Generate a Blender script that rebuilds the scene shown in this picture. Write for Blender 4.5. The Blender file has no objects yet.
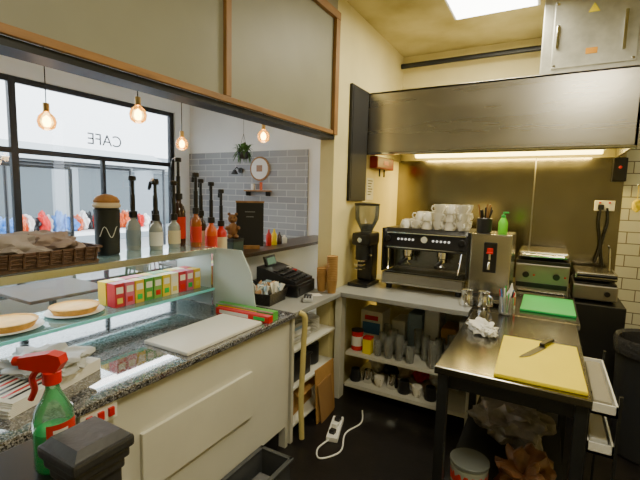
import bpy, bmesh, math, random
from mathutils import Vector, Matrix, Euler, noise
random.seed(7)
SC=bpy.context.scene
PI=math.pi
# ------------------------------------------------------------------ materials
MATS={}
def newmat(name):
    m=bpy.data.materials.new(name); m.use_nodes=True
    nt=m.node_tree; b=nt.nodes['Principled BSDF']
    return m,nt,b
def wpos(nt,axes='xy',scale=(1,1,1)):
    g=nt.nodes.new('ShaderNodeNewGeometry'); s=nt.nodes.new('ShaderNodeSeparateXYZ'); c=nt.nodes.new('ShaderNodeCombineXYZ')
    nt.links.new(g.outputs['Position'],s.inputs[0])
    for i,a in enumerate(axes):
        mm=nt.nodes.new('ShaderNodeMath'); mm.operation='MULTIPLY'; mm.inputs[1].default_value=scale[i]
        nt.links.new(s.outputs['xyz'.index(a)],mm.inputs[0]); nt.links.new(mm.outputs[0],c.inputs[i])
    return c.outputs[0]
def M(name,col,rough=.5,metal=0,em=0,emcol=None,var=0,vs=8,bump=0,bs=40,stretch=(1,1,1),coat=0):
    if name in MATS: return MATS[name]
    m,nt,b=newmat(name)
    b.inputs['Base Color'].default_value=(*col,1); b.inputs['Roughness'].default_value=rough; b.inputs['Metallic'].default_value=metal
    if coat: b.inputs['Coat Weight'].default_value=coat
    if em: 
        b.inputs['Emission Color'].default_value=(*(emcol or col),1); b.inputs['Emission Strength'].default_value=em
    if var or bump:
        v=wpos(nt,'xyz',stretch)
    if var:
        n=nt.nodes.new('ShaderNodeTexNoise'); n.inputs['Scale'].default_value=vs; n.inputs['Detail'].default_value=5
        nt.links.new(v,n.inputs['Vector'])
        r=nt.nodes.new('ShaderNodeValToRGB'); r.color_ramp.elements[0].position=.3; r.color_ramp.elements[1].position=.7
        r.color_ramp.elements[0].color=(*[c*(1-var) for c in col],1); r.color_ramp.elements[1].color=(*[min(1,c*(1+var*.6)) for c in col],1)
        nt.links.new(n.outputs[0],r.inputs[0]); nt.links.new(r.outputs[0],b.inputs['Base Color'])
    if bump:
        n=nt.nodes.new('ShaderNodeTexNoise'); n.inputs['Scale'].default_value=bs
        nt.links.new(v,n.inputs['Vector']); bp=nt.nodes.new('ShaderNodeBump'); bp.inputs['Strength'].default_value=bump; bp.inputs['Distance'].default_value=.01
        nt.links.new(n.outputs[0],bp.inputs['Height']); nt.links.new(bp.outputs[0],b.inputs['Normal'])
    MATS[name]=m; return m
def glass(name,tint=(1,1,1),refl=1.0,rough=.02,cloud=0,ccol=(.75,.85,.85)):
    m=bpy.data.materials.new(name); m.use_nodes=True; nt=m.node_tree; nt.nodes.clear()
    o=nt.nodes.new('ShaderNodeOutputMaterial'); t=nt.nodes.new('ShaderNodeBsdfTransparent'); g=nt.nodes.new('ShaderNodeBsdfGlossy')
    t.inputs[0].default_value=(*tint,1); g.inputs['Roughness'].default_value=rough
    f=nt.nodes.new('ShaderNodeFresnel'); f.inputs[0].default_value=1.45
    mu=nt.nodes.new('ShaderNodeMath'); mu.operation='MULTIPLY'; mu.inputs[1].default_value=refl
    mx=nt.nodes.new('ShaderNodeMixShader'); nt.links.new(f.outputs[0],mu.inputs[0]); nt.links.new(mu.outputs[0],mx.inputs[0])
    nt.links.new(t.outputs[0],mx.inputs[1]); nt.links.new(g.outputs[0],mx.inputs[2]); out=mx.outputs[0]
    if cloud:
        d=nt.nodes.new('ShaderNodeBsdfDiffuse'); d.inputs[0].default_value=(*ccol,1)
        m2=nt.nodes.new('ShaderNodeMixShader'); m2.inputs[0].default_value=cloud
        nt.links.new(out,m2.inputs[1]); nt.links.new(d.outputs[0],m2.inputs[2]); out=m2.outputs[0]
    nt.links.new(out,o.inputs[0]); return m
def brickmat(name,axes,c1,c2,mortar,bw,bh,ms,rough=.5,bump=.3,off=.5):
    m,nt,b=newmat(name); v=wpos(nt,axes,(1,1,1))
    t=nt.nodes.new('ShaderNodeTexBrick'); nt.links.new(v,t.inputs['Vector'])
    t.inputs['Color1'].default_value=(*c1,1); t.inputs['Color2'].default_value=(*c2,1); t.inputs['Mortar'].default_value=(*mortar,1)
    t.inputs['Scale'].default_value=1; t.inputs['Brick Width'].default_value=bw; t.inputs['Row Height'].default_value=bh; t.inputs['Mortar Size'].default_value=ms
    t.offset=off
    nt.links.new(t.outputs['Color'],b.inputs['Base Color']); b.inputs['Roughness'].default_value=rough
    bp=nt.nodes.new('ShaderNodeBump'); bp.inputs['Strength'].default_value=bump; bp.inputs['Distance'].default_value=.01; bp.invert=True
    nt.links.new(t.outputs['Fac'],bp.inputs['Height']); nt.links.new(bp.outputs[0],b.inputs['Normal'])
    return m
def granite():
    m,nt,b=newmat('granite'); v=wpos(nt,'xyz')
    n=nt.nodes.new('ShaderNodeTexVoronoi'); n.inputs['Scale'].default_value=200; nt.links.new(v,n.inputs['Vector'])
    r=nt.nodes.new('ShaderNodeValToRGB'); e=r.color_ramp.elements
    e[0].position=.0; e[0].color=(.012,.012,.015,1); e[1].position=.95; e[1].color=(.36,.36,.37,1)
    x=r.color_ramp.elements.new(.5); x.color=(.09,.09,.10,1)
    s=nt.nodes.new('ShaderNodeSeparateColor'); nt.links.new(n.outputs['Color'],s.inputs[0]); nt.links.new(s.outputs[0],r.inputs[0])
    nt.links.new(r.outputs[0],b.inputs['Base Color']); b.inputs['Roughness'].default_value=.06; b.inputs['Coat Weight'].default_value=1; b.inputs['Coat Roughness'].default_value=.02; b.inputs['Coat IOR'].default_value=1.8
    return m
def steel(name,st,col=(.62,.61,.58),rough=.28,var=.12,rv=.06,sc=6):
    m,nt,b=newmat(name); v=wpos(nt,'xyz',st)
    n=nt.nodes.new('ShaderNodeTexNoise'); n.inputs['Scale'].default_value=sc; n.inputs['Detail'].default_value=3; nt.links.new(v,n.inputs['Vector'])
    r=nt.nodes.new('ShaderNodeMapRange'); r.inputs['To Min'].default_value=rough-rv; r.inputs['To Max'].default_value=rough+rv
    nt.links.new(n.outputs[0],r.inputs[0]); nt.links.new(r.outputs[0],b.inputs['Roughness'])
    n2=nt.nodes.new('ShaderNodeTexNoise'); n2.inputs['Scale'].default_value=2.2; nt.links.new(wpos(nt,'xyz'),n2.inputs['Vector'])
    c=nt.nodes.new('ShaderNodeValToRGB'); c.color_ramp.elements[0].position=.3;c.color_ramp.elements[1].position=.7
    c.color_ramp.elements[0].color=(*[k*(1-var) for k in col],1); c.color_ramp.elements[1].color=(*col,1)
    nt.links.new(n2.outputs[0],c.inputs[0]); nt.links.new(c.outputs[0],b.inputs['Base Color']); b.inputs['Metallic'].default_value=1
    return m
def stained():
    m,nt,b=newmat('ceiling_stained'); v=wpos(nt,'xyz')
    n=nt.nodes.new('ShaderNodeTexNoise'); n.inputs['Scale'].default_value=1.6; n.inputs['Detail'].default_value=7; nt.links.new(v,n.inputs['Vector'])
    r=nt.nodes.new('ShaderNodeValToRGB'); e=r.color_ramp.elements
    e[0].position=.30;e[0].color=(.36,.29,.09,1);e[1].position=.6;e[1].color=(.60,.52,.24,1)
    nt.links.new(n.outputs[0],r.inputs[0]); nt.links.new(r.outputs[0],b.inputs['Base Color']); b.inputs['Roughness'].default_value=.8
    return m
CREAM=M('cream_paint',(.76,.67,.34),.6,var=.08,vs=3,bump=.1,bs=20)
WHITE=M('white_paint',(.84,.86,.86),.6,var=.04,vs=3)
WPANEL=M('white_laminate',(.70,.69,.61),.4,var=.05,vs=4)
WPLAS=M('white_plastic',(.82,.82,.79),.35)
PANEL=M('grey_panel',(.29,.285,.21),.5,var=.1,vs=2)
WOOD=M('timber',(.34,.17,.05),.5,var=.3,vs=20,stretch=(1,.2,1))
WOODV=M('timber_vertical',(.34,.17,.05),.5,var=.3,vs=20,stretch=(1,1,.2))
BLACK=M('black_plastic',(.010,.010,.012),.3)
MATTE=M('black_matte',(.008,.008,.009),.6)
DGREY=M('dark_grey_metal',(.03,.032,.035),.4,metal=.5)
GRAN=granite()
STX=steel('steel_brushed_x',(1,1,6),(.50,.48,.43),.23); STT=steel('steel_table',(1,1,1),(.33,.325,.31),.18,.25,.05,3)
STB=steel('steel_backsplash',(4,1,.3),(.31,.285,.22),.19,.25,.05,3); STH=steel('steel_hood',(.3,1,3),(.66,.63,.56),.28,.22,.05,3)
STG=steel('steel_dull',(1,1,3),(.38,.36,.32),.36,.2)
CHROME=M('chrome',(.75,.75,.74),.1,metal=1)
ALU=M('grey_laminate',(.34,.35,.34),.35,var=.06)
RED=M('red_plastic',(.62,.012,.008),.35); GREEN=M('green_plastic',(.02,.5,.08),.4); YEL=M('yellow_board',(.93,.74,.0),.55,var=.04,vs=5)
GRB=M('green_board',(.01,.48,.12),.5)
ORANGE=M('orange_sauce',(.65,.10,.01),.3); BLUE=M('blue_plastic',(.05,.2,.55),.4)
KRAFT=M('kraft_card',(.46,.25,.07),.7,var=.1,vs=20); PAPER=M('paper',(.78,.77,.73),.7)
CGREY=M('cloth_grey',(.5,.5,.48),.9); CBLUE=M('cloth_blue',(.3,.42,.6),.9)
GLC=glass('case_glass',(.93,.98,.97),1,.02,.06); GLW=glass('window_glass',(.98,.99,.99),.6)
GLT=glass('tumbler_glass',(.92,.95,.94),3,.04,.16,(.9,.92,.9)); GEND=glass('end_glass',(.85,.95,.95),1,.03,.65)
GSH=glass('shelf_glass',(.7,.92,.92),1.5,.03,.22,(.55,.85,.85))
FLOORM=M('floor_dark_vinyl',(.012,.010,.010),.3,var=.35,vs=9,bump=.05)
CEIL=stained()
BRICK=brickmat('grey_brick_tile','xzy',(.34,.35,.36),(.25,.26,.28),(.5,.5,.5),.3,.09,.006)
TILE=brickmat('white_metro_tile','xzy',(.8,.8,.70),(.76,.77,.66),(.22,.2,.16),.2,.1,.004,.15)
WICK=M('wicker',(.12,.06,.03),.7,var=.4,vs=60)
COFFEE=M('coffee_beans',(.03,.015,.008),.6,var=.5,vs=90)
PASTRY=M('pastry',(.75,.40,.08),.6,var=.2,vs=40); CUST=M('custard',(.95,.48,.01),.35,var=.15,vs=30)
PORC=M('porcelain',(.84,.82,.75),.2)
# ------------------------------------------------------------------ geometry builder
class G:
    def __init__(s,name,loc=(0,0,0),rz=0):
        s.n=name; s.loc=Vector(loc); s.rz=rz; s.v=[];s.f=[];s.mi=[];s.sm=[];s.mats=[]
    def mid(s,m):
        if m not in s.mats: s.mats.append(m)
        return s.mats.index(m)
    def add(s,vs,fs,mat,smooth=False):
        o=len(s.v); s.v+= [tuple(v) for v in vs]; i=s.mid(mat)
        for f in fs: s.f.append([o+k for k in f]); s.mi.append(i); s.sm.append(smooth)
        return s
    def bm(s,bm,mat,smooth):
        bm.verts.ensure_lookup_table(); bm.verts.index_update()
        s.add([v.co.copy() for v in bm.verts],[[v.index for v in f.verts] for f in bm.faces],mat,smooth); bm.free()
    def box(s,a,b,mat,bev=0,rot=None):
        a=Vector(a);b=Vector(b); c=(a+b)/2; d=b-a
        bm=bmesh.new(); bmesh.ops.create_cube(bm,size=1)
        for v in bm.verts: v.co=Vector((v.co.x*d.x,v.co.y*d.y,v.co.z*d.z))
        if bev: bmesh.ops.bevel(bm,geom=bm.edges[:],offset=min(bev,min(abs(d.x),abs(d.y),abs(d.z))*.45),segments=2,affect='EDGES',profile=.6)
        R=Euler(rot).to_matrix() if rot else Matrix.Identity(3)
        for v in bm.verts: v.co=R@v.co+c
        s.bm(bm,mat,False); return s
    def lathe(s,prof,pos,mat,seg=24,axis='z',smooth=True,a0=None,a1=None):
        vs=[];fs=[];n=len(prof); part=a0 is not None
        cnt=seg+1 if part else seg
        for j in range(cnt):
            a=a0+(a1-a0)*j/seg if part else 2*PI*j/seg
            for r,z in prof:
                x,y=r*math.cos(a),r*math.sin(a)
                if axis=='z': p=(x,y,z)
                elif axis=='y': p=(x,z,y)
                else: p=(z,x,y)
                vs.append(Vector(p)+Vector(pos))
        for j in range(seg):
            k=j+1 if part else (j+1)%seg
            for i in range(n-1):
                fs.append([j*n+i,k*n+i,k*n+i+1,j*n+i+1])
        if not part:
            if prof[0][0]>1e-5: fs.append([j*n for j in range(seg)][::-1])
            if prof[-1][0]>1e-5: fs.append([j*n+n-1 for j in range(seg)])
        s.add(vs,fs,mat,smooth); return s
    def cyl(s,p,r,h,mat,seg=20,axis='z',r2=None):
        r2=r if r2 is None else r2
        e=min(r,r2,abs(h))*.12*(1 if h>0 else -1)
        return s.lathe([(r-abs(e),0),(r,e),(r2,h-e),(r2-abs(e),h)],p,mat,seg,axis)
    def tube(s,pts,r,mat,seg=8,closed=False):
        pts=[Vector(p) for p in pts]; n=len(pts); vs=[];fs=[]; prev=None
        for i,p in enumerate(pts):
            if closed: t=(pts[(i+1)%n]-pts[i-1])
            else: t=(pts[min(i+1,n-1)]-pts[max(i-1,0)])
            t.normalize()
            if prev is None:
                up=Vector((0,0,1)) if abs(t.z)<.9 else Vector((1,0,0)); a=t.cross(up).normalized()
            else:
                a=(prev-t*prev.dot(t)); a=a.normalized() if a.length>1e-6 else t.orthogonal().normalized()
            prev=a; b=t.cross(a)
            for k in range(seg):
                w=2*PI*k/seg; vs.append(p+(a*math.cos(w)+b*math.sin(w))*r)
        m=n if closed else n-1
        for i in range(m):
            for k in range(seg):
                i2=(i+1)%n; k2=(k+1)%seg
                fs.append([i*seg+k,i*seg+k2,i2*seg+k2,i2*seg+k])
        if not closed: fs.append(list(range(seg))[::-1]); fs.append([(n-1)*seg+k for k in range(seg)])
        s.add(vs,fs,mat,True); return s
    def curve(s,pts,r,mat,seg=8,sub=6):
        P=[Vector(p) for p in pts]; out=[]
        for i in range(len(P)-1):
            p0=P[max(i-1,0)];p1=P[i];p2=P[i+1];p3=P[min(i+2,len(P)-1)]
            for k in range(sub):
                t=k/sub
                out.append(.5*((2*p1)+(p2-p0)*t+(2*p0-5*p1+4*p2-p3)*t*t+(3*p1-p0-3*p2+p3)*t**3))
        out.append(P[-1]); return s.tube(out,r,mat,seg)
    def blob(s,c,size,mat,amp=.25,fr=3,seed=0,flat=None):
        bm=bmesh.new(); bmesh.ops.create_icosphere(bm,subdivisions=4,radius=1)
        for v in bm.verts:
            q=v.co*fr*.5+Vector((seed*7.1,seed*3.3,0)); k=1+amp*noise.noise(q)*2+amp*.6*noise.noise(q*3)
            p=Vector((v.co.x*size[0],v.co.y*size[1],v.co.z*size[2]))*k
            if flat is not None: p.z=max(p.z,-flat)
            v.co=p+Vector(c)
        s.bm(bm,mat,True); return s
    def done(s):
        me=bpy.data.meshes.new(s.n); me.from_pydata(s.v,[],s.f); 
        for m in s.mats: me.materials.append(m)
        me.polygons.foreach_set('material_index',s.mi); me.polygons.foreach_set('use_smooth',s.sm)
        me.update()
        bm=bmesh.new(); bm.from_mesh(me); bmesh.ops.recalc_face_normals(bm,faces=bm.faces[:])
        for e in bm.edges:
            if len(e.link_faces)==2 and e.calc_face_angle(0)>.7: e.smooth=False
        bm.to_mesh(me); bm.free()
        o=bpy.data.objects.new(s.n,me); o.location=s.loc; o.rotation_euler=(0,0,s.rz); SC.collection.objects.link(o); return o
def B(name,a,b,mat,bev=0):
    a=Vector(a);b=Vector(b);c=(a+b)/2
    return G(name,c).box(a-c,b-c,mat,bev).done()
def text(txt,size,mat,mtx,parent=None,name='lettering'):
    cu=bpy.data.curves.new(name,'FONT'); cu.body=txt; cu.size=size; cu.extrude=.001; cu.align_x='CENTER'; cu.align_y='CENTER'
    o=bpy.data.objects.new(name,cu); SC.collection.objects.link(o); o.data.materials.append(mat); o.matrix_world=mtx
    if parent: 
        o.parent=parent; o.matrix_parent_inverse=parent.matrix_world.inverted()
    return o
# ------------------------------------------------------------------ room shell
XW=-1.47; YB=4.37; CZ=3.13; YE=2.82
B('floor',(-5,-1.5,-.1),(1.8,4.7,0),FLOORM)
B('ceiling',(-1.59,-1.5,CZ),(1.8,4.5,CZ+.1),CEIL)
B('ceiling_cafe',(-5.1,-1.5,3.0),(-1.59,4.8,3.1),WHITE)
B('wall_back',(-1.59,YB,0),(1.8,YB+.13,CZ),CREAM)
B('wall_right',(1.8,-1.5,0),(1.92,4.5,CZ),CREAM)
B('wall_rear',(-5.1,-1.62,0),(1.92,-1.5,CZ),CREAM)
B('wall_left',(XW-.12,YE,0),(XW,YB,CZ),CREAM)
G('wall_header').box((XW-.1,-1.5,2.14),(XW,YE,CZ),PANEL).done()
t=G('trim_timber')
t.box((XW,-1.5,2.105),(XW+.02,YE,2.135),WOOD,.003)
t.box((XW,1.60,2.136),(XW+.022,1.64,2.93),WOODV,.003).box((XW,YE-.06,2.105),(XW+.028,YE,2.93),WOODV,.003)
t.box((XW,-1.5,2.93),(XW+.03,YE,2.985),WOOD,.003).done()
B('trim_lintel',(XW-.11,-1.5,2.075),(XW+.002,YE,2.104),DGREY)
# cafe room
B('wall_cafe_end',(-5.1,4.7,0),(-1.59,4.8,3.0),WHITE)
B('trim_brick_panel',(-5,4.675,0),(-2.82,4.699,2.25),BRICK)
B('trim_pipe_boxing',(-2.62,4.66,0),(-2.52,4.699,2.1),M('grey_paint',(.4,.4,.4),.5))
G('wall_street').box((-5.1,-1.5,0),(-5,4.7,.45),WHITE).box((-5.1,-1.5,2.82),(-5,4.7,3.0),WHITE).box((-5.1,4.4,.45),(-5,4.7,2.82),WHITE).done()
wf=G('window_1')
for y in (-1.46,.6,2.27,4.36): wf.box((-5.08,y-.035,.45),(-5.02,y+.035,2.82),DGREY,.004)
wf.box((-5.08,3.25,.45),(-5.02,3.29,2.03),DGREY,.004)
for z in (.47,2.05,2.79): wf.box((-5.075,-1.5,z-.03),(-5.025,4.4,z+.03),DGREY,.004)
wf.box((-5.052,-1.5,.45),(-5.048,4.4,2.82),GLW)
wf=wf.done()
mt=Matrix(((0,0,-1,-5.0),(-1,0,0,3.28),(0,1,0,2.27),(0,0,0,1)))
text('CAFE',.2,MATTE,mt,wf,'cafe_lettering')
# outdoors
B('ground',(-30,-14,-.12),(-5.1,22,-.05),M('paving',(.3,.3,.3),.8,var=.15))
fac=G('street_building').box((-15,-14,-.05),(-13,22,2.9),M('shopfront_grey',(.20,.23,.25),.6)).box((-15,-14,2.9),(-13,22,5.2),M('render_white',(.85,.86,.86),.8))
for i in range(12):
    y=-12+i*2.8
    fac.box((-13.05,y,.4),(-12.99,y+2.0,2.3),M('dark_window',(.04,.06,.07),.1),.01).box((-13.6,y-.1,2.4),(-12.7,y+2.1,2.6),M('awning',(.4,.43,.43),.7),.01)
fac.done()
st=G('market_stall',(-8.5,5.0,-.05))
for y in (-1.6,1.6):
    for x in (-.6,.6): st.tube([(x,y,0),(x,y,2.2)],.03,DGREY)
for x in (-.6,.6): st.tube([(x,-1.6,2.2),(x,1.6,2.2)],.03,DGREY)
st.box((-.6,-1.5,.8),(.6,1.5,.86),WHITE)
cols=[BLUE,ORANGE,WPLAS,RED,BLUE,BLUE,ORANGE,DGREY,WPLAS]
for i in range(26):
    st.blob((random.uniform(-.1,.2),-1.42+i*.112,1.0),(.16,.08,.13+random.random()*.12),cols[(i*5)%9],.25,4,i,.13)
st.add([(-.8,-1.8,2.2),(.8,-1.8,2.2),(.8,1.8,2.2),(-.8,1.8,2.2),(0,-1.8,2.55),(0,1.8,2.55)],[[0,4,5,3],[1,2,5,4],[0,1,4],[3,5,2]],M('stall_canvas',(.3,.33,.34),.8))
st.done()
sc=G('pavement_screen',(-6.2,2.6,-.05))
for y in (-1.3,-.2,.9): sc.box((-.02,y-.02,0),(.02,y+.02,2.0),DGREY,.004)
for z in (.15,1.05,2.0): sc.box((-.02,-1.3,z-.02),(.02,.9,z+.02),DGREY,.004)
sc.box((-.005,-1.28,.17),(.005,.88,1.03),M('screen_fabric',(.2,.22,.23),.7)).done()
car=G('parked_car',(-8.4,.5,-.05))
prof=[(-2.1,.35),(-2.1,.8),(-1.95,.95),(-1.2,1.05),(-.6,1.45),(.8,1.48),(1.5,1.1),(2.05,1.0),(2.15,.7),(2.1,.35)]
vs=[];n=len(prof)
for sx in (-.85,.85):
    for y,z in prof: vs.append((sx*(1 if z<1.2 else .8),y,z))
car.add(vs,[list(range(n)),list(range(n,2*n))[::-1]]+[[i,(i+1)%n,n+(i+1)%n,n+i] for i in range(n)],M('car_paint',(.4,.43,.47),.2,metal=.3),False)
for y in (-1.35,1.35):
    for x in (-.86,.72): car.cyl((x,y,.33),.33,.14,MATTE,24,'x')
car.box((.70,-.75,1.1),(.8,.9,1.36),M('car_glass',(.05,.07,.09),.05)).done()
# ------------------------------------------------------------------ pendant bulbs
AMB=M('bulb_filament',(1,.6,.15),.3,em=34,emcol=(1,.58,.14)); BGL=glass('amber_glass',(1,.85,.5),1.2,.02,.08,(1,.75,.3))
def pendant(x,y,z):
    g=G('pendant_bulb',(x,y,z))
    g.tube([(0,0,.1),(0,0,3.0-z)],.004,MATTE,6)
    g.cyl((0,0,.06),.02,.06,M('brass',(.6,.4,.15),.3,metal=1),16)
    g.lathe([(.018,.07),(.024,.055),(.05,.03),(.06,-.005),(.05,-.042),(.025,-.06),(0,-.064)],(0,0,0),BGL,20)
    g.lathe([(0,.04),(.022,.02),(.028,-.01),(.018,-.035),(0,-.04)],(0,0,0),AMB,10)
    g.cyl((0,0,2.985-z),.05,.015,MATTE)
    g.done()
    l=bpy.data.lights.new('bulb_light','POINT'); l.energy=5; l.color=(1,.65,.3); l.shadow_soft_size=.05
    o=bpy.data.objects.new('bulb_light',l); o.location=(x,y,z-.1); SC.collection.objects.link(o)
pendant(-3.05,1.58,2.11); pendant(-2.6,1.96,2.19); pendant(-3.19,2.89,2.12); pendant(-2.5,3.29,2.215)
# ------------------------------------------------------------------ counters
c=G('serving_counter')
c.box((-2.3,-1.4,.87),(-1.355,2.14,.90),GRAN,.006)
c.box((-1.42,-1.4,.15),(-1.39,2.12,.87),WPANEL).box((-2.3,-1.4,0),(-2.27,2.14,.87),WPANEL)
c.box((-2.27,2.09,.0),(-1.39,2.12,.87),WPANEL).box((-1.46,-1.4,0),(-1.44,2.09,.15),MATTE)
c.box((-1.39,1.02,.40),(-1.372,1.73,.665),WPANEL,.004)
c.box((-1.39,.77,.80),(-1.365,.91,.868),WPLAS,.004)
for y in (.79,.832,.872): c.box((-1.366,y,.818),(-1.355,y+.022,.85),RED,.002)
c.done()
c=G('corner_counter')
c.box((-2.05,2.145,.865),(-1.37,2.81,.9),ALU,.004)
c.box((-2.04,2.15,0),(-2.02,2.81,.865),WHITE)
for z in (.1,.36,.62): c.box((-2.02,2.18,z-.015),(-1.40,2.80,z),WPANEL,.002)
c.box((-1.42,2.145,0),(-1.385,2.175,.865),WPANEL,.003)
c.done()
c=G('back_counter')
c.box((XW+.002,2.815,.865),(-.42,3.70,.9),ALU,.004).box((-.42,2.9,.865),(.22,3.7,.9),STT,.004)
c.box((-1.44,2.86,0),(-1.385,2.945,.865),WPANEL,.004)
c.box((-1.38,2.95,.08),(-.42,3.66,.11),WPANEL,.002).box((-1.38,2.95,.35),(-.42,3.66,.375),WPANEL,.002)
c.box((-1.40,3.67,0),(.2,3.69,.865),WPANEL)
c.box((-.42,2.95,0),(-.395,3.66,.865),WPANEL)
c.done()
G('half_wall').box((-2.25,2.15,0),(-2.06,4.0,1.17),WHITE).done()
B('bar_ledge',(-2.32,2.05,1.171),(-1.95,4.0,1.2),M('dark_wood',(.04,.022,.012),.3,var=.3,vs=10),.004)
# display case
d=G('display_case')
d.box((-2.26,-.9,1.27),(-1.9,2.0,1.29),M('case_top',(.38,.60,.66),.08,coat=1),.003)
d.box((-1.905,-.9,1.255),(-1.89,2.0,1.292),M('alu_trim',(.7,.74,.76),.25,metal=1),.002)
d.box((-2.24,-.9,1.012),(-1.9,1.98,1.02),GSH)
d.box((-1.902,-.9,1.008),(-1.896,1.98,1.024),M('edge_teal',(.2,.75,.82),.2))
d.add([(-2.27,-.9,.905),(-2.27,2.0,.905),(-2.26,2.0,1.27),(-2.26,-.9,1.27)],[[0,1,2,3]],GLC)
ex=[(-2.26,.905),(-1.56,.905),(-1.60,1.15),(-1.68,1.29),(-2.26,1.29)]
vs=[(x,y,z) for y in (1.992,2.0) for x,z in ex]
d.add(vs,[[0,1,2,3,4],[9,8,7,6,5]]+[[i,(i+1)%5,5+(i+1)%5,5+i] for i in range(5)],GEND)
for y in (-.85,1.97): d.box((-1.915,y,.901),(-1.9,y+.015,1.27),CHROME)
d.box((-2.2,-.85,1.245),(-2.16,1.95,1.268),M('case_led',(1,1,1),.3,em=10))
d.done()
tb=G('tea_boxes',(-2.02,1.66,1.0205))
pal=[(.55,.02,.04),(.8,.6,.03),(.08,.35,.06),(.65,.15,.25),(.85,.78,.55),(.2,.42,.08),(.75,.5,.03)]
for r in range(2):
    for i in range(10):
        y=-.33+i*.062; k7=(i*3+r)%7; m=M('tea%d'%k7,pal[k7],.4)
        x=-.05*r*1.6
        tb.box((x-.035,y,0),(x+.035,y+.056,.13),m,.002)
        tb.box((x+.034,y+.008,.075),(x+.0365,y+.048,.11),M('tea_label',(.8,.78,.65),.5)).box((x+.034,y+.012,.02),(x+.0365,y+.044,.05),[M('tea_label2',(.75,.6,.1),.5),RED,GREEN][i%3])
tb.done()
for (x,y) in ((-2.08,1.17),(-2.07,.87),(-2.07,.55)):
    p=G('custard_tart',(x,y,1.0205))
    p.lathe([(0,0),(.08,0),(.135,.012),(.13,.016),(.08,.006),(0,.006)],(0,0,0),WPLAS,32)
    p.lathe([(0,.007),(.095,.007),(.115,.040),(.108,.042),(.1,.036)],(0,0,0),PASTRY,32).lathe([(.101,.036),(.05,.043),(0,.044)],(0,0,0),CUST,32).done()
wt=G('wicker_tray',(-2.08,.96,1.2995))
for k in range(7):
    pts=[]
    for i in range(60):
        a=2*PI*i/60; q=1/max(abs(math.cos(a)),abs(math.sin(a)))**.8; rr=1+k*.02+.012*(-1)**(i//2+k)
        pts.append((.14*q*math.cos(a)*rr,.26*q*math.sin(a)*rr,.008+k*.010))
    wt.tube(pts,.007,WICK,6,True)
wt.box((-.14,-.26,-.008),(.14,.26,.008),WICK)
for i in range(10): wt.tube([(-.15,-.24+i*.053,.01),(-.165,-.24+i*.053,.075)],.006,WICK,5); wt.tube([(.15,-.24+i*.053,.01),(.165,-.24+i*.053,.075)],.006,WICK,5)
wt.blob((0,-.05,.07),(.12,.2,.075),M('grey_napkins',(.42,.37,.37),.8),.3,4,3,.06).blob((0,.1,.08),(.1,.12,.065),M('napkin_brown',(.36,.28,.26),.8),.3,4,5,.06).done()
# pump bottles
def pump(x,y,z,h,body,r=.04,ph=.16,ang=0.,lab=None):
    g=G('syrup_pump_bottle',(x,y,z),ang)
    g.lathe([(0,0),(r*.95,0),(r,.01),(r,h*.74),(r*.8,h*.84),(r*.42,h*.92),(r*.4,h)],(0,0,0),body,22)
    if lab: g.lathe([(r+.0012,h*.15),(r+.0012,h*.62)],(0,0,0),lab,22)
    g.cyl((0,0,h-.002),r*.6,.04,BLACK,16).cyl((0,0,h+.038),.014,ph*.5,BLACK,10).cyl((0,0,h+.038+ph*.5),.010,ph*.4,BLACK,8)
    zz=h+.038+ph*.9
    g.cyl((0,0,zz),.022,.028,BLACK,12).curve([(0,0,zz+.014),(.035,0,zz+.024),(.068,0,zz+.012),(.085,0,zz-.03)],.009,BLACK,8,3)
    g.done()
LB=M('label_cream',(.7,.6,.38),.5); CLR=M('syrup_clear',(.34,.37,.36),.15,coat=.5); DKS=M('syrup_dark',(.05,.02,.012),.15,coat=.5); AM=M('syrup_amber',(.35,.10,.02),.15)
LR=M('label_red',(.6,.03,.015),.5); LG=M('label_grey',(.25,.3,.33),.5)
zt=1.291
pump(-2.19,1.60,zt,.20,CLR,.042,.20,ang=2.6,lab=LG); pump(-2.10,1.69,zt,.18,CLR,.040,.20,ang=2.9,lab=PAPER); pump(-2.19,1.76,zt,.20,M('syrup_grey',(.12,.13,.14),.15),.040,.19,ang=2.8,lab=LB)
pump(-2.10,1.83,zt,.18,CLR,.038,.20,ang=2.5,lab=LB); pump(-2.17,1.93,zt,.31,DKS,.045,.23,ang=2.9,lab=LR)
pump(-2.02,1.94,zt,.22,AM,.036,.22,ang=2.6,lab=LR)
pump(-2.06,2.12,1.201,.24,ORANGE,.042,.24,ang=2.4,lab=LR); pump(-2.08,2.24,1.201,.21,RED,.042,.22,ang=2.5,lab=LB); pump(-2.2,2.16,1.201,.28,DKS,.04,.22,ang=2.5,lab=LB)
j=G('bun_jar',(-2.14,1.40,1.291))
j.cyl((0,0,0),.062,.26,M('jar_chalk',(.012,.016,.018),.4),24,r2=.066)
j.tube([(.0645*math.cos(a),.0645*math.sin(a),.13+.03*math.sin(6*a)) for a in [(-1.2+.1*i) for i in range(16)]],.002,PAPER,5)
j.lathe([(0,.262),(.068,.262),(.072,.275),(.064,.29),(0,.29)],(0,0,0),M('bun_cream',(.75,.6,.4),.5),24)
j.lathe([(.064,.29),(.068,.30),(.052,.322),(.025,.334),(0,.337)],(0,0,0),M('pastry_brown',(.45,.2,.05),.6,var=.2,vs=40),24).done()
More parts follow.
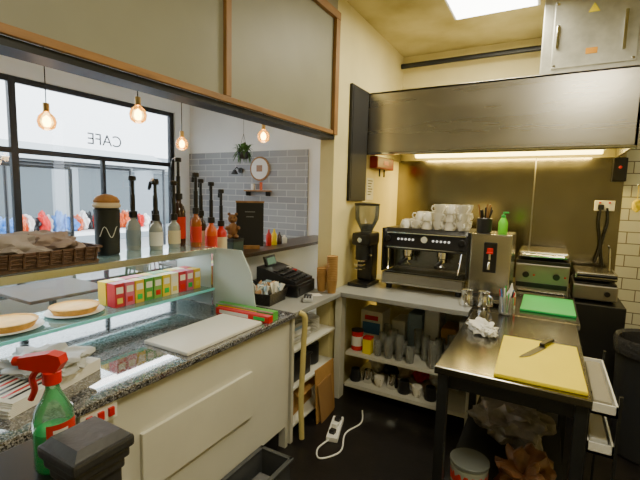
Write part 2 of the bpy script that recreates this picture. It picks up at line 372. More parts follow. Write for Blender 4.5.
# ledge decor
s=G('menu_sign',(-2.12,2.62,1.2005),-.85); s.box((-.03,-.08,0),(.03,.08,.03),WOODV,.003)
s.box((-.012,-.11,.02),(.012,.11,.38),MATTE,.004).box((-.013,-.115,.375),(.014,.115,.39),WOODV)
for i in range(2): s.box((.012,-.04+.01*i,.30-i*.04),(.0135,.04-.01*i,.304-i*.04),M('chalk_line',(.3,.3,.3),.8))
s.done()
G('tin_box',(-2.11,2.40,1.2005)).box((-.06,-.06,0),(.06,.06,.10),M('tin_green',(.03,.06,.05),.4),.006).box((-.062,-.062,.08),(.062,.062,.104),BLACK,.004).done()
b=G('teddy_figurine',(-2.11,2.40,1.3055),-.8); TB=M('bear_brown',(.22,.10,.03),.8,bump=.3)
b.blob((0,0,.06),(.042,.04,.06),TB,.06,2,1,.058).blob((0,0,.15),(.034,.034,.034),TB,.05,2,2).blob((.028,0,.142),(.016,.014,.012),TB,.03)
for q in (-1,1): b.blob((0,q*.027,.185),(.012,.012,.012),TB,0).blob((.022,q*.042,.08),(.026,.014,.016),TB,.05).blob((.04,q*.025,.018),(.032,.017,.017),TB,.05).blob((.031,q*.012,.158),(.004,.004,.004),BLACK,0)
b.done()
s=G('sauce_bottles',(-2.12,3.0,1.2005))
for i,(m,h) in enumerate(((RED,.13),(YEL,.13),(DKS,.1),(WPLAS,.07))):
    s.lathe([(0,0),(.024,0),(.026,.01),(.026,h*.7),(.01,h*.9),(.006,h*1.1),(0,h*1.1)],(0,-.12+i*.08,0),m,16)
s.done()
r=G('cash_register',(-1.77,2.60,.9005),.12)
r.box((-.2,-.16,0),(.2,.16,.09),BLACK,.008).box((.19,-.13,.02),(.205,.13,.07),DGREY,.003)
vs=[(.18,-.15,.09),(.18,.15,.09),(-.15,.15,.09),(-.15,-.15,.09),(.18,-.15,.11),(.18,.15,.11),(-.08,.15,.19),(-.08,-.15,.19),(-.15,.15,.2),(-.15,-.15,.2)]
r.add(vs,[[0,1,5,4],[4,5,6,7],[7,6,8,9],[2,3,9,8],[1,2,8,6,5],[3,0,4,7,9]],BLACK)
for i in range(6):
    for k in range(4): 
        x=.15-k*.05; z=.11+(.18-x)/(.26)*.08
        r.box((x-.017,-.13+i*.042,z),(x+.017,-.1+i*.042,z+.012),[PAPER,DGREY,DGREY,RED][(i+k)%4] if i>4 else DGREY,.002)
r.box((-.13,-.08,.19),(-.11,.08,.27),BLACK,.004,rot=(0,-.3,0)).box((-.117,-.06,.2),(-.105,.06,.255),M('lcd',(.1,.2,.15),.1,em=.3),.001,rot=(0,-.3,0)).done()
r=G('card_reader',(-1.46,2.46,.9005),.5); r.box((-.035,-.07,0),(.035,.07,.03),M('reader_grey',(.5,.52,.55),.3),.01).box((-.028,.01,.028),(.028,.06,.033),BLACK,.002)
for i in range(3):
    for k in range(4): r.box((-.028+i*.02,-.062+k*.017,.029),(-.014+i*.02,-.05+k*.017,.035),DGREY,.001)
r.done()
g=G('receipt_papers',(-1.5,2.62,.9005),.4)
for i in range(3): g.box((-.05+i*.01,-.04,i*.0012),(.03+i*.01,.05,i*.0012+.001),PAPER,rot=(0,0,.2*i))
g.done()
def stack(name,x,y,z,n,mat,r=.04,dz=.016,h0=.1):
    g=G(name,(x,y,z))
    for i in range(n):
        q=i*dz
        g.lathe([(r*.72,q),(r,q+h0),(r*1.05,q+h0+.003),(r,q+h0+.006),(r*.93,q+h0)],(0,0,0),mat,20)
    g.done()
stack('paper_cup_stack',-1.425,2.76,.9005,15,KRAFT,.042,.013)
stack('paper_cup_stack',-1.52,2.77,.9005,7,KRAFT,.040,.013)
PWC=M('plastic_white_cup',(.78,.8,.8),.3)
stack('plastic_cup_stack',-1.86,2.24,.9005,8,PWC,.036,.014)
stack('plastic_cup_stack',-1.95,2.20,.9005,5,PWC,.036,.014)
g=G('sachet_basket',(-1.68,2.27,.9005),.12)
for k in range(8):
    f=.85+k*.022
    pts=[(.10*f*q*math.cos(a),.135*f*q*math.sin(a),.006+k*.0105) for a in [2*PI*i/40 for i in range(40)] for q in [1/max(abs(math.cos(a)),abs(math.sin(a)))**.8]]
    g.tube(pts,.0055,BLACK,6,True)
for i in range(40):
    a=2*PI*i/40;q=1/max(abs(math.cos(a)),abs(math.sin(a)))**.8
    g.tube([(.10*.85*q*math.cos(a),.135*.85*q*math.sin(a),.004),(.10*q*math.cos(a),.135*q*math.sin(a),.078)],.0045,BLACK,5)
g.box((-.085,-.115,0),(.085,.115,.006),BLACK)
for i in range(40):
    g.box((-.022,-.002,-.035),(.022,.002,.035),[PAPER,M('sachet_brown',(.5,.3,.15),.5),PAPER,M('sachet_blue',(.3,.45,.6),.5)][i%4])
    v=g.v[-8:]
    R=Euler((random.uniform(-.7,.7),random.uniform(-.5,.5),random.uniform(0,3))).to_matrix(); o=Vector((random.uniform(-.06,.06),random.uniform(-.1,.1),.075+random.random()*.03))
    g.v[-8:]=[tuple(R@Vector(p)+o) for p in v]
g.done()
g=G('cling_film_box',(-1.6,1.945,.9005),.03); g.box((-.22,-.028,0),(.22,.028,.05),M('film_green',(.1,.45,.06),.4),.003).box((-.2,-.03,.012),(.1,-.0275,.04),YEL).box((-.22,-.0295,.045),(.22,-.026,.052),M('serrated',(.6,.6,.6),.3,metal=1)).done()
g=G('foil_box',(-1.57,1.885,.9005),.03); g.box((-.2,-.022,0),(.2,.022,.04),RED,.003).box((-.17,-.0235,.01),(.05,-.0215,.03),PAPER).box((.09,-.0235,.01),(.17,-.0215,.03),GREEN).done()
g=G('white_chopping_board',(-1.545,1.56,.9005)); g.box((-.15,-.28,0),(.15,.28,.018),WPLAS,.006).done()
g=G('newspaper_pile',(-1.68,.76,.9005),.3)
for i in range(8): g.box((-.17+.01*(i%4),-.2+random.uniform(-.01,.01),i*.006),(.15,.2,i*.006+.0055),PAPER,.002)
for i in range(9): g.box((-.12+i*.028,-.17,.0475),(-.108+i*.028,.15-random.random()*.1,.0485),[DGREY,RED,DGREY][i%3])
g.blob((.02,.05,.08),(.14,.11,.045),M('crumpled_bag',(.5,.52,.53),.4),.35,4,9,.03).done()
# foreground left
B('black_partition',(-1.1,-.9,0),(-.86,.52,1.02),M('black_gloss_wood',(.012,.012,.012),.3,var=.2),.004)
NB=M('black_painted_wood',(.03,.03,.033),.42,bump=.1,bs=60)
g=G('newel_post',(-.785,.455,0)); g.box((-.045,-.045,0),(.045,.045,1.1),NB,.004)
for z,w in ((1.075,.05),(1.098,.057)): g.box((-w,-w,z),(w,w,z+.022),NB,.006)
g.box((-.064,-.064,1.12),(.064,.064,1.145),NB,.007)
g.add([(-.058,-.058,1.145),(.058,-.058,1.145),(.058,.058,1.145),(-.058,.058,1.145),(-.045,-.045,1.16),(.045,-.045,1.16),(.045,.045,1.16),(-.045,.045,1.16)],[[0,1,5,4],[1,2,6,5],[2,3,7,6],[3,0,4,7],[4,5,6,7]],NB).done()
g=G('spray_bottle',(-.945,.475,1.0205),3.65)
SG=glass('spray_clear',(.75,.97,.85),1.6,.04,.12,(.4,.8,.6))
g.lathe([(0,0),(.038,0),(.042,.008),(.042,.1),(.038,.135),(.022,.165),(.014,.185),(.014,.2)],(0,0,0),SG,28)
g.lathe([(0,.003),(.037,.003),(.0395,.01),(.0395,.09),(0,.09)],(0,0,0),M('green_liquid',(.01,.42,.12),.1,em=.05),28)
lc=2.7
g.lathe([(.0428,.05),(.0428,.115)],(0,0,0),LR,14,a0=lc-.9,a1=lc+.7)
g.lathe([(.0432,.07),(.0432,.085)],(0,0,0),PAPER,14,a0=lc-.7,a1=lc+.3).lathe([(.0432,.095),(.0432,.103)],(0,0,0),PAPER,14,a0=lc-.6,a1=lc+.1)
g.cyl((0,0,.195),.019,.03,RED,20)
prof=[(-.035,.245),(-.02,.225),(.02,.225),(.075,.232),(.078,.256),(.0,.268),(-.03,.262)]
vs=[(x*.85,y,z) for y in (-.014,.014) for x,z in prof]; n=len(prof)
g.add(vs,[list(range(n)),list(range(n,2*n))[::-1]]+[[i,(i+1)%n,n+(i+1)%n,n+i] for i in range(n)],RED)
g.cyl((.063,0,.245),.011,.02,RED,12,'x').curve([(.03,0,.228),(.045,0,.205),(.04,0,.18),(.05,0,.155)],.007,RED,8)
g.done()
# ------------------------------------------------------------------ under-counter clutter
def glassp(g,x,y,z,r=.035,h=.14,mat=None):
    g.lathe([(0,0.004),(r*.75,0.004),(r,h),(r*.96,h),(r*.72,.012),(0,.012)],(x,y,z),mat or GLT,18)
g=G('drinking_glasses',(-.86,3.1,.3755))
for i in range(8):
    for k in range(3):
        if (i+k)%5!=4: glassp(g,-.26+i*.088,-.09+k*.11,0,.034+.006*(i%2),.12+.04*((i+k)%3))
g.done()
g=G('coffee_tin',(-1.32,3.05,.3755)); g.cyl((0,0,0),.05,.16,RED,22).lathe([(.0505,.04),(.0505,.12)],(0,0,0),PAPER,22).cyl((0,0,.16),.052,.012,BLACK,22).done()
g=G('tea_caddy',(-1.21,3.02,.3755)); g.box((-.035,-.035,0),(.035,.035,.12),YEL,.005).box((-.036,-.036,.12),(.036,.036,.14),RED,.005).done()
g=G('storage_box',(-1.26,3.30,.3755)); g.box((-.1,-.1,0),(.1,.1,.30),PAPER,.004).box((-.08,-.102,.1),(.08,-.1,.2),BLUE).box((-.06,-.102,.22),(.06,-.1,.26),RED).done()
g=G('napkin_packs',(-.78,3.44,.3755))
for i in range(5): g.box((-.34+i*.14,-.12,0),(-.215+i*.14,.12,.22+.08*(i%3)),[WPLAS,CBLUE,PAPER,KRAFT,WPLAS][i],.015)
for i in range(3): g.blob((-.2+i*.2,-.02,.38),(.1,.1,.05),[PAPER,CGREY,M('bag_tan',(.5,.42,.3),.6)][i],.3,4,i)
g.done()
def mugshape(g,p,r=.04,h=.07,mat=None,a=0,inv=False):
    m=mat or PORC
    pr=[(0,.0),(r*.55,.0),(r*.62,.006),(r*.95,h*.6),(r,h),(r*.93,h),(r*.86,h*.6),(r*.5,.012),(0,.012)]
    if inv: pr=[(q,h-z) for q,z in pr]
    g.lathe(pr,p,m,20)
    x,y,z=p; c,s_=math.cos(a),math.sin(a)
    g.tube([(x+c*d,y+s_*d,z+q) for d,q in ((r*.85,h*.8),(r*1.4,h*.8),(r*1.55,h*.5),(r*1.3,h*.25),(r*.75,h*.25))],.005,m,8)
g=G('milk_jugs',(-1.0,3.04,.1105))
for i in range(7):
    x=-.32+i*.105
    if i%3==2: mugshape(g,(x,.0,0),.042,.08,None,-1)
    else: g.lathe([(0,0),(.045,0),(.05,.02),(.04,.08),(.037,.1),(.034,.1),(.037,.08),(0,.01)],(x,.03*(i%2),0),CHROME if i%2 else BLACK,20).tube([(x+.042,.03*(i%2),.085),(x+.065,.03*(i%2),.08),(x+.06,.03*(i%2),.03),(x+.045,.03*(i%2),.02)],.004,CHROME)
g.done()
g=G('bagged_supplies',(-.9,3.34,.1115))
for i in range(6): g.blob((-.33+i*.13,0,.07),(.07,.09,.07+.015*(i%2)),[PAPER,DGREY,M('bag_tan',(.5,.42,.3),.6),RED,PAPER,WPLAS][i],.25,3,i,.068)
g.done()
g=G('folded_cloths',(-1.6,2.36,.6205))
for i in range(5): g.box((-.13,-.13,i*.028),(.13+random.uniform(-.01,.03),.13,i*.028+.026),[PAPER,CGREY,PAPER,CBLUE,CGREY][i],.01)
g.blob((.02,0,.16),(.12,.12,.03),CGREY,.4,4,2).done()
g=G('crockery_stack',(-1.55,2.63,.6205))
for i in range(8): g.lathe([(0,i*.012),(.05,i*.012),(.085,i*.012+.014),(.082,i*.012+.017),(.05,i*.012+.005),(0,i*.012+.005)],(0,0,0),PORC,26)
g.done()
g=G('black_storage_tub',(-1.58,2.36,.3605)); g.box((-.14,-.13,0),(.14,.13,.14),BLACK,.01).box((-.15,-.14,.14),(.15,.14,.155),DGREY,.005).blob((0,0,.16),(.1,.1,.03),CBLUE,.3).done()
g=G('appliance_motor',(-1.55,2.64,.3605)); g.cyl((0,0,0),.08,.16,DGREY,24).cyl((0,0,.16),.05,.05,CHROME,20).done()
g=G('cardboard_box',(-1.58,2.44,.1005),.1); g.box((-.12,-.16,0),(.1,.16,.16),KRAFT,.003).box((.1,-.16,.155),(.16,.16,.16),KRAFT,rot=(0,.6,0)).done()
g=G('leaning_cardboard',(-1.36,2.56,0)); g.box((-.008,-.12,.002),(.0,.16,.40),KRAFT,.001,rot=(.0,-.06,0)).box((.012,-.1,.002),(.02,.10,.30),M('kraft_dark',(.30,.16,.05),.8),.001,rot=(.1,-.08,0)).done()
g=G('drain_hose',(-1.335,2.20,0)); HO=M('hose_cream',(.66,.56,.22),.5)
g.curve([(-.02,-.02,.895),(.01,.0,.86),(.0,.01,.7),(0,.0,.5),(.0,-.01,.3),(.005,.0,.03)],.018,HO,12).done()
g=G('extension_lead',(-1.20,2.44,0)); g.box((-.04,-.14,0.001),(.04,.14,.035),WPLAS,.006,rot=(0,0,.3))
for i in range(3): g.box((-.02-.02*i+.02,-.10+i*.08,.034),(.02-.02*i+.02,-.06+i*.08,.06),[BLACK,WPLAS,BLACK][i],.004)
g.curve([(.02,-.14,.015),(.0,-.25,.008),(.06,-.33,.008),(.14,-.2,.008),(.08,.0,.008),(.12,.18,.008),(.06,.34,.008)],.0055,WPLAS,8)
g.done()
g=G('plastic_crate',(-1.265,1.64,0),.0)
CG=M('crate_grey',(.07,.075,.08),.35)
for a,b_ in (((-.10,-.17,0),(.10,.17,.01)),((-.10,-.17,0),(-.09,.17,.17)),((.09,-.17,0),(.10,.17,.17)),((-.10,-.17,0),(.10,-.16,.17)),((-.10,.16,0),(.10,.17,.17)),((-.115,-.185,.16),(-.09,.185,.175)),((.09,-.185,.16),(.115,.185,.175)),((-.11,-.185,.16),(.11,-.16,.175)),((-.11,.16,.16),(.11,.185,.175))):
    g.box(a,b_,CG,.003)
g.box((-.06,-.1,.01),(.06,.1,.08),M('crate_contents',(.15,.15,.16),.5),.01).done()
# ------------------------------------------------------------------ coffee machine
g=G('coffee_machine',(-.84,3.15,.9005))
for x in (-.28,.28):
    for y in (.06,.46): g.cyl((x,y,0),.025,.05,BLACK,16)
g.box((-.33,0,.045),(.33,.52,.14),STX,.008).box((-.3,.015,.139),(.3,.24,.146),BLACK)
for i in range(28): g.box((-.29+i*.0208,.02,.145),(-.284+i*.0208,.235,.15),CHROME)
g.box((-.31,-.004,.06),(.31,.002,.125),STG,.004)
g.box((-.32,.25,.14),(.32,.52,.34),STX,.006).box((-.3,.246,.16),(.3,.252,.32),M('machine_backpanel',(.2,.2,.19),.25,metal=1))
prof=[(.04,.33),(.02,.36),(.06,.47),(.1,.5),(.52,.5),(.52,.33)]
vs=[(x,y,z) for x in (-.33,.33) for y,z in prof]; n=6
g.add(vs,[list(range(n)),list(range(n,2*n))[::-1]]+[[i,(i+1)%n,n+(i+1)%n,n+i] for i in range(n)],BLACK)
g.box((-.345,.02,.14),(-.325,.52,.5),BLACK,.008).box((.325,.02,.14),(.345,.52,.5),BLACK,.008)
g.box((-.3,.018,.345),(.3,.05,.352),CHROME).box((-.31,.04,.46),(.31,.07,.468),CHROME)
for x in (-.15,.13):
    g.cyl((x,.13,.27),.045,.07,CHROME,24).cyl((x,.13,.24),.038,.03,CHROME,24)
    g.tube([(x,.1,.253),(x,-.0,.245),(x,-.09,.232)],.013,BLACK,12).tube([(x,.13,.24),(x,.13,.215),(x-.02,.13,.2)],.008,CHROME).tube([(x,.13,.215),(x+.02,.13,.2)],.008,CHROME)
    for k in range(5): g.cyl((x-.06+k*.03,.044,.415),.009,-.012,M('button_light',(.8,.8,.8),.3,em=.6),12,'y')
for x in (-.29,.29):
    g.tube([(x,.1,.36),(x,.04,.33),(x*.97,.03,.24),(x*.95,.0,.17)],.006,CHROME).cyl((x,.035,.42),.022,-.035,BLACK,18,'y')
g.cyl((0,.05,.42),.028,-.02,CHROME,24,'y').cyl((0,.031,.42),.023,-.002,WPLAS,24,'y')
g.done()
g=G('cup_stack',(-.84,3.15,1.4015))
for i in range(6):
    for k in range(3):
        hh=[1,2,2,3,3,3][i]
        if k==0 and i<2: hh=1
        for q in range(hh): mugshape(g,(-.19+i*.09,.13+k*.115,q*.066),.042,.068,None,random.uniform(-2.6,-.4),inv=(i+k)%2==0)
g.done()
g=G('coffee_grinder',(-1.345,3.2,.9005))
g.box((-.09,-.14,0),(.09,.14,.03),BLACK,.01).box((-.07,.0,.03),(.07,.14,.38),BLACK,.02).box((-.08,-.11,.34),(.08,.14,.45),BLACK,.025)
g.cyl((0,-.06,.22),.055,.13,DGREY,24).cyl((0,-.06,.205),.04,.02,CHROME,24).box((-.035,-.13,.175),(.035,-.04,.19),CHROME,.004)
g.tube([(-.03,-.04,.15),(-.03,-.13,.15),(.03,-.13,.15),(.03,-.04,.15)],.005,CHROME).tube([(.055,-.06,.27),(.1,-.1,.27)],.007,CHROME).cyl((0,-.11,.39),.02,-.012,CHROME,16,'y')
g.lathe([(.05,.45),(.055,.47),(.1,.56),(.105,.67),(.1,.675)],(0,.02,0),glass('hopper',(.6,.6,.6),2,.05,.12),28).lathe([(0,.46),(.048,.46),(.075,.51),(0,.52)],(0,.02,0),COFFEE,28).lathe([(.108,.675),(.108,.69),(.03,.7),(0,.7)],(0,.02,0),BLACK,28)
g.done()
g=G('water_boiler',(-.35,3.17,.9005)); g.box((-.14,0,.02),(.14,.38,.5),STX,.01)
for x in (-.11,.11):
    for y in (.04,.34): g.cyl((x,y,0),.015,.025,BLACK,12)
g.box((-.045,-.012,.22),(.045,.002,.44),BLACK,.006).box((-.02,-.02,.36),(.02,-.011,.4),RED,.003)
g.tube([(0,0,.3),(0,-.05,.3),(0,-.06,.28),(0,-.06,.25)],.01,CHROME,10).cyl((0,-.03,.315),.008,.05,CHROME).box((-.022,-.045,.36),(.022,-.02,.372),RED,.004)
g.box((-.12,-.1,.02),(.12,.0,.045),STX,.004).box((-.1,-.09,.045),(.1,-.01,.049),BLACK).done()
jug=[(0,0),(.045,0),(.05,.015),(.042,.07),(.038,.1),(.042,.112),(.038,.112),(.034,.1),(.038,.07),(0,.01)]
g=G('steel_milk_jug',(-.46,2.98,.9005)); g.lathe(jug,(0,0,0),CHROME,24).tube([(0,-.04,.095),(0,-.08,.09),(0,-.08,.03),(0,-.047,.02)],.006,CHROME).done()
g=G('steel_milk_jug',(-.35,2.99,.9005)); g.lathe(jug,(0,0,0),CHROME,24).tube([(.03,-.03,.095),(.06,-.06,.09),(.06,-.06,.03),(.034,-.034,.02)],.006,CHROME).done()
g=G('utensil_holder',(-.42,3.30,1.4015))
g.cyl((0,0,0),.055,.11,DGREY,22)
for i in range(9):
    a=i*.7; x,y=.025*math.cos(a),.025*math.sin(a); g.tube([(x,y,.09),(x*2,y*2,.17+.02*(i%3))],.007,[BLACK,DGREY,WOODV][i%3],8)
g.done()
g=G('green_squeeze_bottle',(-.29,3.3,1.4015)); g.lathe([(0,0),(.03,0),(.033,.01),(.033,.08),(.02,.11),(.012,.12)],(0,0,0),M('lime_plastic',(.2,.85,.03),.3),20).cyl((0,0,.118),.016,.02,GREEN,14).tube([(0,0,.138),(.0,0,.155),(.035,-.02,.155)],.006,GREEN).done()
g=G('pen_jar',(-.20,2.90,.9005)); g.lathe([(0,.004),(.042,.004),(.045,.01),(.045,.12),(.042,.12),(.041,.012),(0,.01)],(0,0,0),GLT,22)
for i in range(10):
    a=i*.63; g.tube([(.02*math.cos(a),.02*math.sin(a),.015),(.045*math.cos(a),.045*math.sin(a),.15+.01*(i%4))],.005,[RED,BLUE,WPLAS,GREEN,BLACK][i%5],6)
g.done()
g=G('squeezy_sauce_bottle',(-.185,3.06,.9005)); g.lathe([(0,0),(.028,0),(.03,.01),(.03,.11),(.012,.14),(.004,.18),(0,.18)],(0,0,0),WPLAS,18).lathe([(.0305,.03),(.0305,.09)],(0,0,0),RED,18).done()
# ------------------------------------------------------------------ prep table
g=G('prep_table')
g.box((-.40,1.80,.865),(.20,2.895,.9),STT,.005)
g.box((-.37,1.83,.80),(.17,1.85,.865),DGREY).box((-.38,1.83,.80),(-.36,2.87,.865),DGREY).box((.16,1.83,.80),(.18,2.87,.865),DGREY)
for x in (-.385,.145):
    for y in (1.815,2.84): g.box((x,y,0),(x+.045,y+.045,.865),DGREY,.004)
g.box((-.36,1.84,.22),(.16,2.86,.25),DGREY,.003).done()
g=G('yellow_chopping_board',(.01,2.105,.9005),.02); g.box((-.17,-.28,0),(.17,.28,.018),YEL,.006).done()
g=G('kitchen_knife',(.015,2.29,.9195),-1.94)
g.add([(0,-.005,.001),(.21,-.004,.001),(.24,.0,.001),(.18,.024,.001),(.0,.028,.001),(0,-.005,.003),(.21,-.004,.003),(.24,.0,.003),(.18,.024,.002),(.0,.028,.0015)],[[0,1,2,3,4],[9,8,7,6,5],[0,1,6,5],[1,2,7,6],[2,3,8,7],[3,4,9,8],[4,0,5,9]],DGREY)
g.box((-.12,-.008,0),(0.005,.018,.018),BLACK,.005).done()
g=G('green_chopping_board',(.04,3.30,.9005)); g.box((-.165,-.25,0),(.165,.25,.016),GRB,.005).done()
CW=M('cloth_white',(.78,.77,.72),.9)
g=G('dish_cloth',(-.28,2.42,.9005),.3); g.blob((0,0,.025),(.065,.085,.04),CW,.35,4,11,.022).blob((.03,-.05,.025),(.035,.055,.028),CW,.4,4,4,.024).blob((-.03,.05,.022),(.04,.05,.025),CW,.4,4,6,.021).done()
g=G('tray_rack',(.268,2.35,0))
for i in range(2):
    z=.56+i*.18
    g.box((-.05,-.3,z),(.05,.3,z+.012),WPLAS).box((-.05,-.3,z),(-.042,.3,z+.05),WPLAS).box((.042,-.3,z),(.05,.3,z+.05),WPLAS).box((-.05,-.3,z),(.05,-.292,z+.05),WPLAS).box((-.05,.292,z),(.05,.3,z+.05),WPLAS)
    g.box((-.035,-.25,z+.012),(.035,.27,z+.045),[CGREY,M('tray_fill',(.3,.28,.22),.7)][i],.01)
for x in (-.055,.055):
    for y in (-.31,.3): g.box((x-.006,y,0),(x+.006,y+.014,.84),DGREY)
g.done()
g=G('lidded_food_tub',(-.25,2.02,.2505)); g.cyl((0,0,0.001),.085,.11,M('tub_clear',(.36,.4,.36),.25),28,r2=.09).cyl((0,0,.11),.093,.015,M('lid_grey',(.16,.18,.18),.4),28).lathe([(.0885,.03),(.0895,.08)],(0,0,0),LR,16).done()
g=G('plastic_bag',(.0,2.06,.2505)); g.blob((0,0,.09),(.12,.13,.10),M('bag_brown',(.20,.09,.04),.3,var=.5,vs=20),.4,4,8,.088).done()
g=G('flour_bag',(-.1,2.52,.2505)); g.blob((0,0,.12),(.18,.18,.11),M('bag_white',(.2,.18,.16),.35,var=.5,vs=14),.3,4,5,.118).done()
g=G('food_tub',(-.25,2.1,0)); g.cyl((0,0,0.001),.1,.16,M('tub_clear',(.5,.55,.5),.25),28,r2=.105).cyl((0,0,.16),.108,.02,RED,28).done()
g=G('shopping_bag',(.05,2.08,0)); g.blob((0,0,.075),(.1,.16,.07),M('bag_orange',(.35,.12,.05),.35,var=.4,vs=15),.3,4,18,.073).done()
# ------------------------------------------------------------------ cooking line
B('appliance_stand',(-.35,3.72,0),(.56,4.34,.86),M('stand_dark',(.04,.04,.04),.4,metal=.6),.005)
g=G('griddle',(-.01,3.76,.861)); g.box((-.2,0,.03),(.19,.52,.27),STG,.008).box((-.2,.0,.27),(.19,.52,.30),BLACK,.004)
for x in (-.17,.16):
    for y in (.04,.46): g.cyl((x,y,0),.018,.035,BLACK,12)
g.box((-.19,.03,.32),(.18,.5,.37),STX,.015)
g.tube([(-.15,.06,.345),(-.15,-.05,.345),(.14,-.05,.345),(.14,.06,.345)],.012,CHROME,10)
g.box((-.18,-.02,.03),(.17,.0,.06),CHROME,.003).box((-.19,-.006,.075),(.18,.001,.115),BLACK,.002)
for x in (-.12,.1): g.cyl((x,0,.18),.025,-.025,BLACK,18,'y').cyl((x+.06,0,.18),.008,-.006,RED,10,'y')
g.done()
g=G('contact_grill',(.36,3.80,.861)); g.box((-.15,0,.02),(.15,.42,.14),STG,.01).box((-.14,.02,.14),(.14,.4,.155),BLACK,.003).box((-.145,.03,.17),(.145,.4,.235),STX,.02)
for x in (-.12,.12): g.cyl((x,.05,0),.015,.025,BLACK,10).cyl((x,.37,0),.015,.025,BLACK,10).tube([(x,.05,.2),(x,-.03,.22)],.008,CHROME)
g.tube([(-.13,-.03,.22),(.13,-.03,.22)],.014,BLACK,10).cyl((.08,0,.08),.02,-.02,BLACK,16,'y').tube([(.1,.2,.235),(.1,.28,.4),(.1,.38,.42)],.008,CHROME).done()
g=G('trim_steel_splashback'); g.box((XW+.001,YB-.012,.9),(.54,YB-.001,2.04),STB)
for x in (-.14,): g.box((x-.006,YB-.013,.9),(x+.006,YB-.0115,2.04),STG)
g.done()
B('trim_metro_tiles',(.541,YB-.015,0),(1.8,YB-.001,2.6),TILE)
g=G('power_socket',(.42,YB-.0155,1.62)); g.box((-.075,-.012,-.045),(.075,-.001,.045),WPLAS,.004)
for x in (-.035,.035): g.box((x-.008,-.016,.02),(x+.008,-.011,.033),RED,.001)
g.box((-.05,-.045,-.035),(-.005,-.011,.01),BLACK,.005).curve([(-.03,-.04,-.02),(-.035,-.06,-.15),(-.01,-.05,-.35),(-.04,-.08,-.5)],.010,BLACK,8).curve([(.02,-.02,-.02),(.03,-.05,-.15),(.0,-.06,-.35),(.02,-.08,-.52)],.009,BLACK,8).done()
g=G('hood_switch',(.50,YB-.0155,1.93)); g.box((-.05,-.05,-.1),(.05,-.001,.1),BLACK,.006).cyl((0,-.05,.02),.012,-.01,RED,16,'y').done()
# ------------------------------------------------------------------ extraction hood
hx0,hx1=XW+.002,.48; hy0,hy1=3.42,YB-.018; z0,z1=2.03,2.55
g=G('extraction_hood')
g.box((hx0,hy0,z0),(hx1,hy0+.02,z1),STH,.004).box((hx0,hy0,z1-.02),(hx1,hy1,z1),STH,.003)
g.box((hx0,hy0,z0),(hx0+.02,hy1,z1),STH).box((hx1-.02,hy0,z0),(hx1,hy1,z1),STH).box((hx0,hy1-.02,z0+.1),(hx1,hy1,z1),STH)
g.box((hx0,hy0,z0-.012),(hx1,hy0+.05,z0+.01),CHROME,.003)
nf=5
for i in range(nf):
    x=hx0+.05+i*(1.85/nf)
    for k in range(9): g.box((x+.02,3.55+k*.06,2.28-k*.012),(x+1.85/nf-.02,3.58+k*.06,2.3-k*.012),STX)
g.box((hx0+.02,4.05,2.17),(hx1-.02,hy1-.02,2.2),STH)
g.box((hx0+.2,4.20,2.09),(hx1-.1,4.28,2.17),WPLAS,.004).box((hx0+.22,4.205,2.06),(hx1-.12,4.275,2.09),M('hood_tube',(1,.9,.6),.3,em=11,emcol=(1,.76,.22)),.004)
g.done()
l=bpy.data.lights.new('hood_light','AREA'); l.shape='RECTANGLE'; l.size=1.5; l.size_y=.08; l.energy=36; l.color=(1,.72,.2)
o=bpy.data.objects.new('hood_light',l); o.location=(-.45,4.22,2.05); SC.collection.objects.link(o)
EB=M('galvanised',(.52,.52,.46),.36,metal=.6,var=.18,vs=12)
g=G('extractor_fan_box',(.17,3.55,2.5505)); g.box((-.31,0,0),(.33,.6,.575),EB,.006)
g.box((-.24,-.012,.06),(.27,0,.53),EB,.005)
for x,z in ((-.22,.08),(.25,.08),(-.22,.51),(.25,.51)): g.cyl((x,-.01,z),.01,-.006,CHROME,12,'y')
g.add([(-.035,-.014,.42),(.035,-.014,.42),(0,-.014,.48)],[[0,1,2]],YEL)
g.box((-.03,-.0145,.14),(.04,-.0125,.18),M('warn_orange',(.8,.35,.02),.5)).box((.18,-.03,.14),(.2,-.012,.4),CHROME,.004).box((-.22,-.03,.2),(-.2,-.012,.36),CHROME,.004)
g.done()
g=G('trim_conduit'); g.tube([(XW+.02,4.25,3.0),(-.16,4.25,3.0)],.025,DGREY,10)
g.done()
for (x,y) in ((-.48,3.28),(.3,.9)):  # second panel is unseen, added to brighten the prep table and boards
    g=G('light_ceiling_panel',(x,y,CZ-.03)); g.box((-.31,-.31,0),(.31,.31,.028),WPLAS,.004).box((-.29,-.29,-.004),(.29,.29,.0),M('panel_glow',(1,1,.95),.3,em=12,emcol=(1,.98,.9))).done()
for (x,y,e) in ((-.48,3.28,30),(.3,.9,32)):  # second entry: added fill for the prep table, under the unseen panel
    l=bpy.data.lights.new('panel_light','AREA'); l.size=.58; l.energy=e; l.color=(1,.88,.56)
    o=bpy.data.objects.new('panel_light',l); o.location=(x,y,CZ-.05); SC.collection.objects.link(o)
g=G('black_notice_board',(XW+.001,3.235,2.08)); g.box((0,-.17,-.47),(.025,.17,.47),MATTE,.004).box((.02,-.15,-.45),(.028,.15,.45),M('chalk_black',(.009,.009,.010),.7)).done()
g=G('wall_notice',(XW+.001,3.56,1.72)); g.box((0,-.08,-.1),(.004,.08,.1),PAPER)
for i in range(6): g.box((.004,-.06,.07-i*.025),(.005,.05-.02*(i%3),.078-i*.025),DGREY)
g.done()
g=G('fire_blanket_case',(XW+.001,3.75,1.96)); g.box((0,-.22,-.05),(.08,.22,.06),M('dark_red',(.25,.008,.008),.4),.01).box((.08,-.06,-.01),(.083,.06,.03),RED).tube([(.04,-.06,-.05),(.04,-.06,-.12)],.008,MATTE).tube([(.04,.06,-.05),(.04,.06,-.12)],.008,MATTE).done()
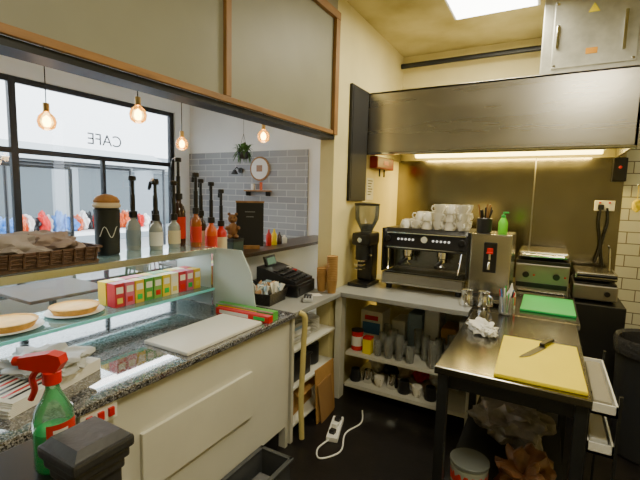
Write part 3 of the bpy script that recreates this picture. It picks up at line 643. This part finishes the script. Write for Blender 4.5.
g=G('waste_bin',(.66,3.28,0)); g.lathe([(0,0),(.17,0),(.18,.01),(.205,.74),(.215,.74),(.215,.77),(.19,.77),(.165,.03),(0,.03)],(0,0,0),M('bin_black',(.03,.032,.036),.35),32)
g.lathe([(.216,.68),(.222,.76),(.212,.785),(.19,.77),(.17,.55)],(0,0,0),M('bin_liner',(.04,.04,.045),.2,bump=.8,bs=30),32).done()
g=G('hanging_sponge',(.64,YB-.05,1.68)); g.tube([(0,0,.12),(0.0,-.01,.0)],.003,YEL,6).cyl((0,.034,.12),.008,-.04,CHROME,10,'y').blob((0,-.01,-.05),(.03,.02,.05),YEL,.2).done()
# ------------------------------------------------------------------ cafe furniture & decor
def chair(x,y,rz):
    g=G('dining_chair',(x,y,0),rz); W=M('chair_dark',(.05,.035,.03),.4)
    g.box((-.2,-.2,.43),(.2,.2,.455),W,.01)
    for sx in (-.17,.17):
        g.tube([(sx,-.17,.43),(sx*1.1,-.2,0)],.015,W).tube([(sx*1.1,.22,0),(sx,.18,.45),(sx,.24,.88)],.015,W)
    g.box((-.18,.215,.78),(.18,.24,.88),W,.008)
    for i in range(4): g.tube([(-.11+i*.073,.185,.46),(-.11+i*.073,.228,.79)],.008,W)
    g.tube([(-.17,-.19,.2),(.17,-.19,.2)],.01,W); g.done()
def table(x,y):
    g=G('cafe_table',(x,y,0)); g.box((-.35,-.35,.72),(.35,.35,.75),M('table_oak',(.1,.05,.025),.5,var=.2),.006).cyl((0,0,.03),.03,.69,MATTE).lathe([(0,0),(.22,0),(.22,.012),(.03,.03),(0,.03)],(0,0,0),MATTE,28).done()
table(-3.9,2.0); chair(-3.9,2.65,0); chair(-3.9,1.35,PI); table(-3.9,3.8); chair(-3.25,3.8,-PI/2); chair(-3.15,2.1,-PI/2); chair(-4.6,3.8,PI/2); chair(-3.2,2.75,-1.2)
g=G('round_wall_picture',(-3.6,4.674,2.0)); g.cyl((0,0,0),.17,-.02,WOODV,36,'y').cyl((0,-.02,0),.145,-.003,PAPER,36,'y').box((-.05,-.028,-.04),(.05,-.022,.05),M('print_brown',(.35,.2,.12),.6),.003).done()
g=G('wall_lamp',(-3.95,4.674,1.98)); g.cyl((0,0,0),.04,-.02,MATTE,20,'y').tube([(0,-.02,0),(0,-.1,.04),(0,-.14,0)],.007,MATTE).lathe([(.02,.0),(.05,-.06),(.047,-.06),(.018,-.004)],(0,-.14,0),MATTE,20).done()
g=G('wall_shelf',(-3.6,4.674,1.68)); g.box((-.2,-.12,0),(.2,0,.02),WOODV,.003).box((-.18,-.1,-.06),(-.17,0,0),MATTE).box((.17,-.1,-.06),(.18,0,0),MATTE).cyl((-.08,-.06,.02),.03,.09,WPLAS,16).cyl((.06,-.06,.02),.02,.11,ORANGE,16).done()
g=G('hanging_plant',(-3.3,3.95,2.07)); g.lathe([(0,0),(.05,0),(.07,.08),(.065,.08),(.04,.01)],(0,0,0),MATTE,20)
for a in (0,2.1,4.2): g.tube([(.06*math.cos(a),.06*math.sin(a),.08),(0,0,.3)],.002,MATTE,5)
g.tube([(0,0,.3),(0,0,.93)],.002,MATTE,5)
LEAF=M('leaf_green',(.04,.12,.02),.5)
for i in range(70):
    a=random.uniform(0,2*PI); L=random.uniform(.06,.16); dz=random.uniform(-.18,.1); c,s_=math.cos(a),math.sin(a)
    p0=Vector((.04*c,.04*s_,.08)); p1=Vector((L*c,L*s_,.1+dz)); side=Vector((-s_,c,0))*.018; mid=(p0+p1)/2+Vector((0,0,.04))
    g.add([p0,mid+side,p1,mid-side],[[0,1,2,3]],LEAF)
g.done()
# ------------------------------------------------------------------ world + camera
W=bpy.data.worlds.new('World'); SC.world=W; W.use_nodes=True
bg=W.node_tree.nodes['Background']; bg.inputs[0].default_value=(.86,.93,1,1); bg.inputs[1].default_value=8.5
cam=bpy.data.cameras.new('camera'); co=bpy.data.objects.new('camera',cam); SC.collection.objects.link(co); SC.camera=co
cam.sensor_width=36; cam.lens=36*408/640; cam.clip_start=.02
Y=Vector((230,39,-408)).normalized(); X=Vector((735,-63,408)); X=(X-Y*X.dot(Y)).normalized(); Z=X.cross(Y)
R=Matrix((X,Y,Z)) # rows: world axes expressed in camera coords
co.matrix_world=Matrix.Translation((0,0,1.65))@R.to_4x4()
